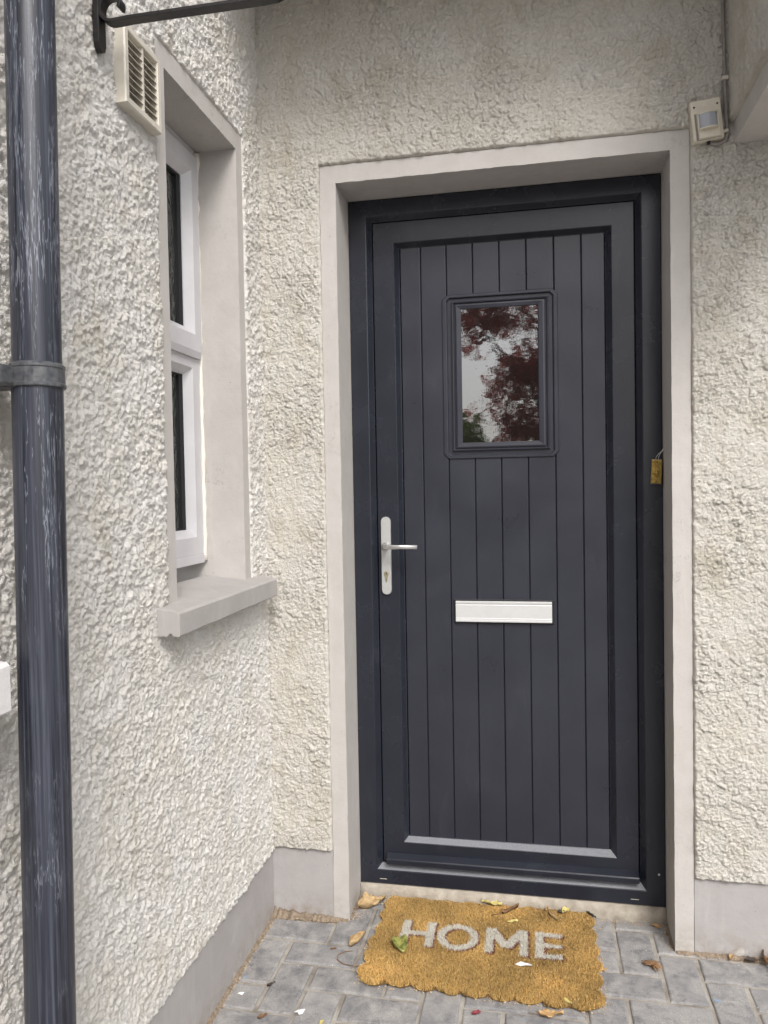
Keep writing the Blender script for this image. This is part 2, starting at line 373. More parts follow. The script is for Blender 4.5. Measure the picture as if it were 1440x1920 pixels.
for j in range(-2, 9):
    for i in range(-2, 18):
        k = (i-j) % 4; x0 = -.25+U*i; y1 = -.022-U*j
        if k == 0: kind, cx, cy = 'H', x0+U, y1-U/2
        elif k == 3: kind, cx, cy = 'V', x0+U/2, y1-U
        else: continue
        if cx < -.36 or cx > 1.5: continue
        if cy > .02 and not (-.06 < cx < 1.02): continue
        if cy > .16: continue
        o = bpy.data.objects.new('paver', PM[(kind, rnd.randrange(4))]); COL.objects.link(o); o.parent = pav
        o.location = (cx+rnd.uniform(-.0015, .0015), cy+rnd.uniform(-.0015, .0015), rnd.uniform(-.0018, .0008))
        o.rotation_euler = (rnd.uniform(-.008, .008), rnd.uniform(-.008, .008), rnd.uniform(-.010, .010)+(math.pi if rnd.random() < .5 else 0))

# ------------------------------------------------------------------ the house
house = thing('house', 'roughcast rendered house front with grey plinth, sheltered doorway and side wall', 'house')
def slab_holes(u0, u1, v0, v1, holes, w0, w1, to3d, mb):
    us = sorted({u0, u1, *[h[0] for h in holes], *[h[1] for h in holes]}); vs = sorted({v0, v1, *[h[2] for h in holes], *[h[3] for h in holes]})
    us = [u for u in us if u0 <= u <= u1]; vs = [v for v in vs if v0 <= v <= v1]
    inh = lambda u, v: any(a < u < b and c < v < d for a, b, c, d in holes) or not (u0 < u < u1 and v0 < v < v1)
    for a, b in zip(us[:-1], us[1:]):
        for c, d in zip(vs[:-1], vs[1:]):
            if inh((a+b)/2, (c+d)/2): continue
            for w in (w0, w1): mb.add([to3d(a, c, w), to3d(b, c, w), to3d(b, d, w), to3d(a, d, w)], [(0, 1, 2, 3)])
            e = 1e-4
            for (p, q, t) in (((a, c), (a, d), (a-e, (c+d)/2)), ((b, c), (b, d), (b+e, (c+d)/2)), ((a, c), (b, c), ((a+b)/2, c-e)), ((a, d), (b, d), ((a+b)/2, d+e))):
                if inh(*t): mb.add([to3d(*p, w0), to3d(*q, w0), to3d(*q, w1), to3d(*p, w1)], [(0, 1, 2, 3)])
    return mb
TOP = 3.05
DOOR = (0., .96, -.2, 2.266)
back = slab_holes(-.70, 2.6, -.2, TOP, [DOOR], 0., .34, lambda u, v, w: (u, w, v), MB()).build('wall', M['trim'], house)
WIN = (-.617, -.186, 1.06, 2.316); WIN2 = (-2.13, -1.44, 1.06, 2.316)
side = slab_holes(-2.9, -.001, -.2, TOP, [WIN, WIN2], XL, XL-.33, lambda u, v, w: (w, u, v), MB()).build('wall', M['trim'], house)
# plinths, slightly proud of the smooth body
ph = .2165
m = MB(); m.box((XL, -.0035, -.1), (-.0485, .01, ph)); m.build('plinth', M['plinth'], house, bevel=.0015, seg=1)
m = MB(); m.box((1.0115, -.0035, -.1), (2.6, .01, ph)); m.build('plinth', M['plinth'], house, bevel=.0015, seg=1)
m = MB(); m.box((XL-.02, -2.9, -.1), (XL+.0035, -.0045, .205)); m.build('plinth', M['plinth'], house, bevel=.0015, seg=1)
# smooth band round the doorway
def band(name, outer, inner, y0, y1, to3d):
    a, b, c, d = outer; e, f, g_, h = inner; mb = MB()
    o = [(a, c), (a, d), (b, d), (b, c)]; i = [(e, c), (e, h), (f, h), (f, c)]
    rj = random.Random(hash(name) % 7 if False else len(name))
    for k in range(3):
        n_ = 60; rs_ = []
        for t in range(n_+1):
            f_ = t/n_; e_ = 0 if t in (0, n_) else 1
            def L_(p, q_): return [p[0]+(q_[0]-p[0])*f_, p[1]+(q_[1]-p[1])*f_]
            po = L_(o[k], o[k+1]); pi = L_(i[k], i[k+1]); ax = 0 if k != 1 else 1
            po[ax] += e_*rj.uniform(-.0012, .0012); pw_ = rj.uniform(-.0007, .0007)*e_; dy = rj.uniform(-.0005, .0005)*e_
            pi[ax] += pw_
            s0 = y0 if y0 < y1 else y0
            rs_.append([to3d(*po, y0), to3d(*pi, y0), to3d(*pi, y1), to3d(*po, y1)])
        mb.rings(rs_, True, True, True)
    bm_ = mb.build(name, M['trim'], house); return bm_
band('door_surround', (-.0483, 1.0108, -.1, 2.3185), (.0005, .9595, -.1, 2.2655), -.0048, .006, lambda u, v, w: (u, w, v))
band('window_surround', (-.6605, -.1445, 1.07, 2.366), (-.6165, -.1865, 1.07, 2.3155), XL+.0045, XL-.006, lambda u, v, w: (w, u, v))
band('window_surround', (-2.18, -1.395, 1.07, 2.366), (-2.1295, -1.4405, 1.07, 2.3155), XL+.0045, XL-.006, lambda u, v, w: (w, u, v))
# roughcast coats (real relief)
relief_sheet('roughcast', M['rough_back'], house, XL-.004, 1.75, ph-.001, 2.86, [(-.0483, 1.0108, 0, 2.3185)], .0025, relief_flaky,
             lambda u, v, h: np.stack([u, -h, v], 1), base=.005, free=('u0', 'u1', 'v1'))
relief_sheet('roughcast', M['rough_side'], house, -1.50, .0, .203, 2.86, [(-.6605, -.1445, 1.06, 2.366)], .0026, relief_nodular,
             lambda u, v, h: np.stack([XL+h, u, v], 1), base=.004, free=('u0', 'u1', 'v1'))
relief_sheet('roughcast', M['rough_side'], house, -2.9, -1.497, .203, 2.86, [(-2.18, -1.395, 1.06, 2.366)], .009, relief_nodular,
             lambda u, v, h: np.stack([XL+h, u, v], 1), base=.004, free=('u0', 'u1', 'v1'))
# window sills
def sill(y0, y1, mat, tip=.0, dz=0.):
    z0, z1, zt = 1.023+dz*.25, 1.078+dz, 1.098+dz; x0, x1 = -.364, XL+.062+tip; mb = MB(); n = 12
    prof = [(x0, z0), (x1-.030, z0), (x1-.026, z0+.006), (x1-.020, z0+.006), (x1-.016, z0), (x1-.002, z0), (x1, z0+.003), (x1, z1-.005), (x1-.005, z1), (XL, z1+.008), (x0, zt)]
    rs = []
    for k in range(n+1):
        y = y0+(y1-y0)*k/n; rs.append([(px+random.uniform(-.0006, .0006), y, pz+random.uniform(-.0007, .0007)) for px, pz in prof])
    mb.rings(rs, True, True, True); return mb.build('window_sill', mat, house, bevel=.0015, seg=2)
sill(-.7227, -.079, M['sill'])
sill(-2.25, -1.3055, M['sill_white'], .026, .022)
# threshold block under the frame
mb = MB(); n = 40
for k in range(n):
    xa, xb = .96*k/n+.0005*(k == 0), .96*(k+1)/n-.0005*(k == n-1)
rs = []
for k in range(n+1):
    x = .001+.958*k/n; j1 = .004*math.sin(k*1.7)+random.uniform(-.003, .003)
    rs.append([(x, .135+j1, -.05), (x, .137+j1+random.uniform(-.002, .002), .020), (x, .146+random.uniform(-.002, .002), .041), (x, .26, .043), (x, .26, -.05)])
mb.rings(rs, True, True, True).build('threshold', M['concrete'], house, True)
# porch beam, post and roof over the doorway
BX = 1.122
beam = slab_holes(-.56, -.001, 2.262, TOP, [], BX, BX+.26, lambda u, v, w: (w, u, v), MB()).build('porch_beam', M['trim'], house, bevel=.004)
relief_sheet('roughcast', M['rough_back'], house, -.55, -.0, 2.318, 2.86, [], .005, relief_flaky, lambda u, v, h: np.stack([BX-h, u, v], 1), base=.004, free=('u0', 'u1', 'v1'))
MB().box((-.26, -.46, 2.86), (1.75, .0, 2.98)).build('porch_ceiling', M['trim'], house)

# ================================================================== FRONT DOOR
D = .15
door = thing('front_door', 'anthracite grey boarded front door with small obscured pane and silver lever handle', 'door', (.48, D, .044))
def dpart(o): return att(door, o)
fr = MB().rings([rect(.001, .959, .044, 2.265, .225), rect(.001, .959, .044, 2.265, .1525), rect(.0035, .9565, .0465, 2.2625, D), rect(.056, .904, .0885, 2.2145, D),
                 rect(.0585, .9015, .0915, 2.212, D+.0015), rect(.0715, .8885, .1065, 2.2005, .168), rect(.0735, .8865, .1085, 2.1985, .170), rect(.0735, .8865, .1085, 2.1985, .225)])
# split the mitred frame into four lengths so each piece is its own part
def mitre(rs, name, mats, parent, cut_sub=None):
    out = []
    for k, nm in enumerate(('bottom', 'right', 'top', 'left')):
        j = (k+1) % 4; mb = MB(); prof = [(r[k], r[j]) for r in rs]
        mb.rings([[a for a, b in prof], [b for a, b in prof]], False)
        o = mb.build(name, mats[0] if k in (0, 2) else mats[1], None)
        if k == 0: o.data.materials.append(M['ledge']); o.data.polygons[4].material_index = 1  # bottom bevel wears the painted sky glint
        parent(o); out.append(o)
    return out
frs = [rect(.001, .959, .044, 2.265, .225), rect(.001, .959, .044, 2.265, .1525), rect(.0035, .9565, .0465, 2.2625, D), rect(.056, .904, .0885, 2.2145, D),
       rect(.0585, .9015, .0915, 2.212, D+.0015), rect(.0715, .8885, .1065, 2.2005, .168), rect(.0735, .8865, .1085, 2.1985, .170), rect(.0735, .8865, .1085, 2.1985, .225)]
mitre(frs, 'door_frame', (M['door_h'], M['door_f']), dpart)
srs = [rect(.0765, .8835, .1115, 2.1955, .225), rect(.0765, .8835, .1115, 2.1955, .1695), rect(.0785, .8815, .1135, 2.1935, .1675), rect(.1435, .8185, .1775, 2.1295, .1675),
       rect(.1455, .8165, .1795, 2.1275, .1690), rect(.1575, .8025, .1925, 2.1160, .1865), rect(.1595, .8005, .1945, 2.1140, .1880), rect(.1595, .8005, .1945, 2.1140, .225)]
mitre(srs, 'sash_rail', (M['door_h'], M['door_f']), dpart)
dpart(MB().box((.0737, .205, .11), (.8863, .2245, 2.197)).build('door_core', M['black_rubber']))
# planks with V-grooved edges
gx = [.1605, .2275, .3105, .3940, .4775, .5615, .6460, .7290, .7995]
def plank(x0, x1, z0, z1):
    c, dpt, yf = .0024, .0042, .1885
    prof = [(x0+.0003, .205), (x0+.0003, yf+dpt), (x0+c, yf+.0004), (x0+c+.001, yf), (x1-c-.001, yf), (x1-c, yf+.0004), (x1-.0003, yf+dpt), (x1-.0003, .205)]
    return dpart(MB().rings([[(x, y, z0) for x, y in prof], [(x, y, z1) for x, y in prof]], True, True, True).build('plank', M['door_v']))
for k in range(8):
    a, b = gx[k], gx[k+1]
    if 2 <= k <= 5: plank(a, b, 1.955, 2.1135); plank(a, b, .195, 1.4325)
    else: plank(a, b, .195, 2.1135)
# moulded window surround
ins = [(0., .1925, .0165), (.0018, .1850, .0165), (.0042, .1835, .0160), (.0135, .1835, .012), (.0160, .1850, .010), (.0180, .1885, .008)]
rs = [oct_(.2935+i, .6585-i, 1.431+i*.75, 1.957-i*.75, c, y) for i, y, c in ins]
mb = MB().rings(rs)
mb.build('glazing_moulding', M['door_v']); dpart(bpy.data.objects['glazing_moulding'])
rs = [rect(.3075+i, .6465-i*1.06, 1.442+i*.85, 1.946-i*.8, y) for i, y in ((0, .1915), (.0165, .1915), (.0175, .1845), (.0205, .1825), (.0235, .1845), (.0250, .1895), (.0275, .1895), (.0290, .1850), (.0335, .1835), (.0455, .1850), (.0475, .1862), (.0490, .1905))]
dpart(MB().rings(rs).build('glazing_bead', M['door_v']))
dpart(MB().box((.3560, .1890, 1.4830), (.5952, .1960, 1.9080)).build('glass_pane', M['door_glass']))
# weather bar
wb = [(.168, .1455), (.160, .1450), (.1410, .1335), (.1390, .1300), (.1390, .1160), (.1420, .1140), (.168, .1140)]
dpart(MB().rings([[(.0905, y, z) for y, z in wb], [(.8815, y, z) for y, z in wb]], True, True, True).build('weather_bar', M['door_h'], bevel=.0008, seg=1))
for x, z in ((.0775, .0605), (.868, .0615)):
    dpart(MB().box((x-.012, .1493, z-.0008), (x+.012, .1505, z+.0008)).build('drain_slot', M['clip']))
dpart(MB().tube([(.9395, .1505, .145), (.9395, .1480, .145)], .0032, 8).build('screw_cap', M['upvc']))
# lever handle
def stadium(cx, z0, z1, r, y, n=10):
    p = [(cx+r*math.cos(math.pi+math.pi*k/n), y, z0+r+r*math.sin(math.pi+math.pi*k/n)) for k in range(n+1)]
    return p+[(cx+r*math.cos(math.pi*k/n), y, z1-r+r*math.sin(math.pi*k/n)) for k in range(n+1)]
hp = dpart(MB().rings([stadium(.1040, .996, 1.2495, .0160, .1675), stadium(.1040, .996, 1.2495, .0160, .1605), stadium(.1040, .9972, 1.2483, .0148, .1588)], True, False, True).build('door_handle', M['plate'], smooth=False))
def sub(par, o): o.parent = par; o.matrix_parent_inverse = par.matrix_parent_inverse.copy() if False else Matrix.Translation(door.location).inverted() if False else Matrix.Identity(4); return o
def lever():
    mb = MB(); zc = 1.1545
    mb.tube([(.1040, .160, zc), (.1040, .150, zc)], .0125, 16)
    pts = [(.1040, .152, zc), (.1040, .126, zc), (.1055, .1175, zc), (.1095, .1125, zc), (.1160, .1105, zc), (.150, .1105, zc), (.2140, .1110, zc)]
    hw = [.0095, .0093, .0090, .0085, .0078, .0068, .0068]; rs = []
    for i, p in enumerate(pts):
        t = (Vector(pts[min(i+1, 6)])-Vector(pts[max(i-1, 0)])).normalized(); n_ = Vector((0, 0, 1)).cross(t).normalized(); r = []
        for k in range(14):
            a = 2*math.pi*k/14; ex = .5; ca, sa = math.cos(a), math.sin(a)
            r.append(Vector(p)+n_*math.copysign(abs(ca)**ex, ca)*hw[i]*.75+Vector((0, 0, 1))*math.copysign(abs(sa)**ex, sa)*hw[i])
        rs.append(r)
    mb.rings(rs, True, True, True); return mb.build('lever', M['steel'], smooth=True)
sub(hp, lever())
kc = MB().tube([(.1045, .1595, 1.0645), (.1045, .1555, 1.0645)], .0082, 16); kc.box((.1012, .1560, 1.0405), (.1078, .1595, 1.0640))
sub(hp, kc.build('key_cylinder', mk('dull_brass', (.46, .40, .27), .35, .8), bevel=.0006))
sub(hp, MB().box((.1036, .1549, 1.0610), (.1054, .1556, 1.0690)).build('keyhole', M['dark']))
# letter plate
lp = dpart(MB().rings([rect(.3195, .6350, .9030, .9805, .1900), rect(.3195, .6350, .9030, .9805, .1845), rect(.3215, .6330, .9050, .9785, .1830)], True, False, True).build('letter_plate', M['black_rubber']))
zz = [(.908, .186), (.908, .1765), (.9095, .1750), (.9135, .1750), (.9150, .1766), (.9185, .1768), (.9195, .1762), (.9210, .1768), (.9610, .1768), (.9620, .1762), (.9635, .1768), (.9670, .1768), (.9685, .1752), (.9735, .1750), (.9750, .1765), (.9750, .186)]
sub(lp, MB().rings([[(.3262, y, z) for z, y in zz], [(.6290, y, z) for z, y in zz]], True, True, True).build('flap', M['alu']))

# ================================================================== DOORBELL PUSH
bell = thing('doorbell_push', 'small tarnished brass bell push dangling from its wires on the right door frame', 'doorbell', (.9390, .146, 1.377))
B = lambda o: o
def bellpart(mb, name, mat, **k):
    o = mb.build(name, mat, bell, **k); return o
bellpart(MB().box((-.0150, -.006, -.0375), (.0150, .003, .0375)), 'backplate', M['cable'], bevel=.001)
bellpart(MB().box((-.0150, -.0105, -.0355), (.0150, -.0062, .0355)), 'face_plate', M['brass'], bevel=.002)
prof = [(.0102, -.0104), (.0100, -.0125), (.0085, -.0135), (.0070, -.0125), (.0066, -.0150), (.0045, -.0175), (.0018, -.0185)]
bellpart(MB().rings([[(r*math.cos(a*math.pi/8), y, -.004+r*math.sin(a*math.pi/8)) for a in range(16)] for r, y in prof], True, False, True), 'button', M['brass'], smooth=True)
for z in (.0285, -.0295): bellpart(MB().tube([(0, -.0100, z), (0, -.0109, z)], .0022, 8), 'screw_hole', M['dark'])
wp = [(.0045, .000, .036), (.0050, -.004, .046), (.0090, -.003, .054), (.0130, -.002, .062), (.0165, .001, .069), (.0205, .003, .074)]
bellpart(MB().tube(wp, .0009, 6), 'wire', M['wire'], smooth=True)
bellpart(MB().tube([(-.0040, .0, .036), (-.0020, -.005, .045), (.0040, -.007, .054), (.0110, -.005, .060), (.0160, -.001, .066), (.0205, .003, .0745)], .0009, 6), 'wire', M['wire'], smooth=True)
bellpart(MB().tube([(.0130, -.003, .061), (.0160, -.004, .0665), (.0205, .001, .0730)], .0019, 6), 'wire', M['clip'], smooth=True)
bell.rotation_euler = (0, math.radians(3), 0)

# ================================================================== WINDOWS
def make_window(y0, y1, z0, z1, xf, label):
    w = thing('casement_window', label, 'window', (xf, (y0+y1)/2, z0), 'casement windows in the side wall')
    def P(mb, name, mat, **k): return att(w, mb.build(name, mat, **k))
    def R(a, b, c, d, x): return [(x, a, c), (x, b, c), (x, b, d), (x, a, d)]
    zt = 1.712
    def ring4(rs, name):
        for k in range(4):
            j = (k+1) % 4; pr = [(r[k], r[j]) for r in rs]
            att(w, MB().rings([[a for a, b in pr], [b for a, b in pr]], False).build(name, M['upvc']))
    a, b = y0+.004, y1-.010
    P(MB().box((xf-.06, a, z0), (xf+.002, b, z0+.026)), 'sub_sill', M['upvc'], bevel=.002)
    # lower fixed light: outer frame with sloping bead
    ring4([R(a, b, z0+.0265, zt, xf-.06), R(a, b, z0+.0265, zt, xf), R(a+.046, b-.046, z0+.076, zt-.020, xf), R(a+.066, b-.066, z0+.098, zt-.040, xf-.022), R(a+.066, b-.066, z0+.098, zt-.040, xf-.05)], 'window_frame')
    # upper frame and opening sash standing proud
    ring4([R(a, b, zt+.0005, z1, xf-.06), R(a, b, zt+.0005, z1, xf), R(a+.026, b-.022, zt+.010, z1-.030, xf), R(a+.026, b-.022, zt+.010, z1-.030, xf-.05)], 'window_frame')
    ring4([R(a+.012, b-.012, zt+.008, z1-.022, xf+.001), R(a+.012, b-.012, zt+.008, z1-.022, xf+.009), R(a+.018, b-.016, zt+.026, z1-.030, xf+.015), R(a+.062, b-.056, zt+.070, z1-.075, xf+.015),
           R(a+.082, b-.080, zt+.090, z1-.097, xf-.006), R(a+.082, b-.080, zt+.090, z1-.097, xf-.04)], 'sash')
    for (c, d, e, f, x) in ((a+.066, b-.066, z0+.098, zt-.040, xf-.022), (a+.082, b-.080, zt+.090, z1-.097, xf-.008)):
        att(w, MB().rings([R(c, d, e, f, x-.001), R(c+.004, d-.012, e+.003, f-.004, x-.006), R(c+.004, d-.012, e+.003, f-.004, x-.02)]).build('gasket', M['black_rubber']))
        P(MB().box((x-.022, c-.002, e-.002), (x-.014, d+.002, f+.002)), 'pane', M['win_glass'])
    pts = []; r = []
    n = 46
    for k in range(n+1):
        z = z0+.006+(z1-z0-.012)*k/n; pts.append((xf+.001+random.uniform(-.0012, .0012), y1-.006+random.uniform(-.001, .001), z)); r.append(.0065+random.uniform(-.0012, .0016)+(.005 if k >= n-1 else 0))
    P(MB().tube(pts, r, 8), 'sealant_bead', M['sealant'], smooth=True)
    P(MB().box((xf-.075, y0, z0), (xf-.062, y1, z1)), 'backing', M['dark'])
    return w
make_window(-.617, -.186, 1.136, 2.3155, XL-.117, 'narrow white casement window with dark obscured panes above the grey sill')
make_window(-2.13, -1.44, 1.136, 2.3155, XL-.117, 'wider white casement window above the white sill behind the downpipe')

# ================================================================== AIR VENT
VY0, VY1, VZ0, VZ1, VX = -.838, -.688, 2.128, 2.290, XL+.033
vent = thing('vent_cover', 'cream plastic louvred air vent cover beside the window head', 'vent', (XL+.01, (VY0+VY1)/2, VZ0))
def vp(mb, name, mat, **k): return att(vent, mb.build(name, mat, **k))
RR = lambda i, x: [(x, VY0+i, VZ0+i), (x, VY1-i, VZ0+i), (x, VY1-i, VZ1-i), (x, VY0+i, VZ1-i)]
vp(MB().rings([RR(0, XL), RR(0, VX-.003), RR(.002, VX), RR(.0125, VX), RR(.014, VX-.0015), RR(.014, XL+.004)]), 'frame', M['vent'])
vp(MB().box((XL, VY0+.012, VZ0+.012), (XL+.006, VY1-.012, VZ1-.012)), 'backing', M['dark'])
ym = (VY0+VY1)/2+.003
vp(MB().box((XL+.006, ym-.0028, VZ0+.0142), (VX-.003, ym+.0028, VZ1-.0142)), 'mullion', M['vent'])
ns = 9; zs = (VZ1-VZ0-.028)/ns
for ya, yb in ((VY0+.0142, ym-.003), (ym+.003, VY1-.0142)):
    for k in range(ns):
        z = VZ0+.014+zs*k+.001
        pr = [(VX-.003, z), (VX-.003, z+.0012), (XL+.012, z+.0152), (XL+.012, z+.0140)]
        vp(MB().rings([[(x, ya, q) for x, q in pr], [(x, yb, q) for x, q in pr]], True, True, True), 'slat', M['vent'])

# ================================================================== IRON BRACKET
bk = thing('wall_bracket', 'black wrought iron scroll bracket fixed high on the side wall', 'bracket', (XL+.012, -.905, 2.19))
def bkp(mb, name, **k): return att(bk, mb.build(name, M['iron'], **k))
x0, x1 = XL+.012, XL+.024
pl = [(-.013, 2.45), (-.013, 2.203), (-.009, 2.192), (0, 2.187), (.009, 2.192), (.013, 2.203), (.013, 2.45)]
bkp(MB().rings([[(x0, -.905+a, z) for a, z in pl], [(x1, -.905+a, z) for a, z in pl]], True, True, True), 'back_plate', bevel=.0012)
def flatbar(pts, wid, th):
    rs = []
    for i, p in enumerate(pts):
        p = Vector(p); t = (Vector(pts[min(i+1, len(pts)-1)])-Vector(pts[max(i-1, 0)])).normalized(); n_ = Vector((0, 1, 0)).cross(t).normalized()
        rs.append([p+n_*th/2+Vector((0, wid/2, 0)), p-n_*th/2+Vector((0, wid/2, 0)), p-n_*th/2-Vector((0, wid/2, 0)), p+n_*th/2-Vector((0, wid/2, 0))])
    return MB().rings(rs, True, True, True)
arm = [(.20, -.905, 2.36), (.185, -.905, 2.31), (.165, -.905, 2.268), (.148, -.905, 2.250), (.128, -.905, 2.2425), (.10, -.905, 2.2410), (-.02, -.905, 2.2415), (-.165, -.905, 2.2420)]
cx, cz = -.1985, 2.268
for k in range(22):
    a = -math.pi/2 - k*(math.pi*2*.80)/21; r = .0275-.0135*(k/21)**1.6
    arm.append((cx+r*math.cos(a), -.905, cz+r*math.sin(a)*1.0-.0*k))
bkp(flatbar(arm, .022, .0065), 'scroll_arm', bevel=.0008)

# ================================================================== DOWNPIPE
dp = thing('downpipe', 'weathered black round downpipe with whitish streaks on the side wall', 'downpipe', (-.146, -1.244, 0))
PR = .0360
def pc(z): return Vector((-.1465+.004*(z-1.3), -1.2470+.0110*(z-1.3), z))
def ringz(z, r, n=40):
    c = pc(z); return [(c.x+r*math.cos(2*math.pi*k/n), c.y+r*math.sin(2*math.pi*k/n), z) for k in range(n)]
att(dp, MB().rings([ringz(z, PR) for z in np.linspace(-.02, 1.505, 14)], True).build('pipe', M['pipe'], smooth=True))
att(dp, MB().rings([ringz(z, r) for z, r in ((1.535, PR-.0012), (1.70, PR-.0012), (2.0, PR-.0012), (2.4, PR-.0012), (2.85, PR-.0012))], True).build('pipe', M['pipe'], smooth=True))
cl = att(dp, MB().rings([ringz(z, r) for z, r in ((1.498, PR), (1.4985, PR+.0036), (1.500, PR+.0044), (1.5035, PR+.0044), (1.505, PR+.0030), (1.526, PR+.0024), (1.5275, PR+.0036), (1.5310, PR+.0034), (1.533, PR+.0016), (1.5355, PR-.002))], True).build('pipe_clip', M['pipe_clip'], smooth=False))
c = pc(1.515)
att(dp, MB().box((c.x-.075, c.y-.066, 1.499), (c.x-.012, c.y-.033, 1.527)).build('clip_lug', M['pipe_clip'], bevel=.003))
att(dp, MB().box((XL, c.y-.022, 1.5), (c.x-.030, c.y+.022, 1.526)).build('standoff', M['pipe_clip'], bevel=.002))

# ================================================================== MOTION SENSOR + CABLE
sn = thing('motion_sensor', 'ivory plastic motion sensor tilted above the top right door corner', 'sensor', (1.050, -.012, 2.325))
def sp_(mb, name, mat, **k): return mb.build(name, mat, sn, **k)
sp_(MB().rings([rect(-.0395, .0395, -.0545, .0545, .006), rect(-.0395, .0395, -.0545, .0545, -.022), rect(-.0375, .0375, -.0525, .0525, -.0255)], True, True, True), 'housing', M['sensor'], bevel=.0016)
sp_(MB().rings([rect(-.0318, .0312, -.0535, .0185, -.0250), rect(-.0318, .0312, -.0535, .0185, -.0262)], True, True, True), 'recess', M['cable'])
fr_ = [rect(-.0270, .0290, -.0525, .0165, -.0255), rect(-.0270, .0290, -.0525, .0165, -.0345), rect(-.0255, .0275, -.0510, .0150, -.0360)]
sp_(MB().rings(fr_, True, True, True), 'lens_hood', M['sensor'])
rs = []
for k in range(13):
    a = math.pi*(k/12-.5); rs.append([(.0235*math.sin(a)*1.0, -.0355-.011*math.cos(a), -.0270), (.0235*math.sin(a), -.0355-.011*math.cos(a), .0095)])
sp_(MB().rings([[p[0] for p in rs]+[(.0235, -.034, -.027), (-.0235, -.034, -.027)], [p[1] for p in rs]+[(.0235, -.034, .0095), (-.0235, -.034, .0095)]], True, True, True), 'lens', M['lens'], smooth=False)
for s in (-1, 1):
    zb = -.0305 if s < 0 else .0095
    r2 = [(.0255*math.sin(math.pi*(k/12-.5)), -.0360-.0120*math.cos(math.pi*(k/12-.5))) for k in range(13)]
    sp_(MB().rings([[(x, y, zb) for x, y in r2]+[(.0255, -.034, zb), (-.0255, -.034, zb)], [(x, y, zb+.0035) for x, y in r2]+[(.0255, -.034, zb+.0035), (-.0255, -.034, zb+.0035)]], True, True, True), 'lens_rim', M['sensor'])
for x in (-.030, .0295): sp_(MB().tube([(x, -.0250, .0370), (x, -.0264, .0370)], .0026, 10), 'screw_hole', M['dark'])
sp_(MB().tube([(.002, -.010, -.052), (.002, -.010, -.062)], .0050, 10), 'cable_gland', M['black_rubber'])
sn.rotation_euler = (0, math.radians(-5.5), 0)
cb = thing('cable', 'grey surface cable running up the wall above the motion sensor', 'cable', (1.10, -.015, 2.26))
pts = [(1.058, -.020, 2.268), (1.074, -.020, 2.262), (1.090, -.020, 2.264), (1.1010, -.020, 2.272), (1.1055, -.020, 2.286), (1.1045, -.020, 2.310), (1.1020, -.020, 2.36), (1.0995, -.020, 2.42), (1.0985, -.019, 2.50), (1.0965, -.019, 2.58), (1.0955, -.019, 2.66), (1.0950, -.019, 2.86)]
att(cb, MB().tube(pts, .0050, 10).build('cable_run', M['cable'], smooth=True))
att(cb, MB().tube([(1.078, -.014, 2.275), (1.0905, -.016, 2.30), (1.0945, -.017, 2.36), (1.0925, -.017, 2.45)], .0026, 8).build('cable_run', M['cable'], smooth=True))
for (x, z, r, w, h) in ((1.0955, 2.292, .35, .024, .009), (1.0990, 2.436, 0, .017, .010)):
    o = MB().box((-w/2, -.0065, -h/2), (w/2, .008, h/2)).build('cable_clip', M['clip'], bevel=.0015)
    o.parent = cb; o.location = Vector((x, -.0215, z))-cb.location; o.rotation_euler = (0, -r, 0)

# ================================================================== DOORMAT
mat = thing('doormat', 'golden coir doormat with scalloped edge lettered HOME in front of the door', 'doormat', (.42, -.08, 0))
MX0, MX1, MY0, MY1 = .100, .738, -.300, .138
def scal(n, a, ph):            # scalloped side, list of offsets
    return lambda t: a*abs(math.sin(math.pi*n*t+ph))
outline = []
N_ = 200
def edge(p, q, n, amp, outx, outy, seed, lean=(0, 0)):
    for k in range(N_):
        t = k/N_; w = fbm(np.array([t*6.]), np.array([seed*1.7]), seed, 3)[0]-.5
        s = amp*(abs(math.sin(math.pi*n*t))**.55-.55)+.020*w+.006*(fbm(np.array([t*60.]), np.array([seed*3.1]), seed+7, 2)[0]-.5)
        outline.append((p[0]+(q[0]-p[0])*t+outx*s, p[1]+(q[1]-p[1])*t+outy*s))
edge((.096, -.292), (.722, -.306), 9, .020, 0, -1, 1)
edge((.734, -.300), (.735, .128), 6, .023, 1, 0, 2)
edge((.724, .142), (.106, .140), 9, .017, 0, 1, 3)
edge((.104, .132), (.096, -.284), 6, .022, -1, 0, 4)
OL = np.array(outline)
def inside(P, poly):
    x, y = P[:, 0], P[:, 1]; r = np.zeros(len(P), bool); j = len(poly)-1
    for i in range(len(poly)):
        xi, yi = poly[i]; xj, yj = poly[j]
        c = ((yi > y) != (yj > y)) & (x < (xj-xi)*(y-yi)/(yj-yi+1e-12)+xi); r ^= c; j = i
    return r
ins_ = lambda s: [(.417+(x-.417)*s, -.08+(y+.08)*s, 0) for x, y in outline[::4]]
lo = [(x, y, .002) for x, y, _ in ins_(.985)]; hi = [(x, y, .0085) for x, y, _ in ins_(.985)]; ce = [(x, y, .0090) for x, y, _ in ins_(.93)]
att(mat, MB().rings([lo, hi, ce], True, False, True).build('backing', M['mat_base']))
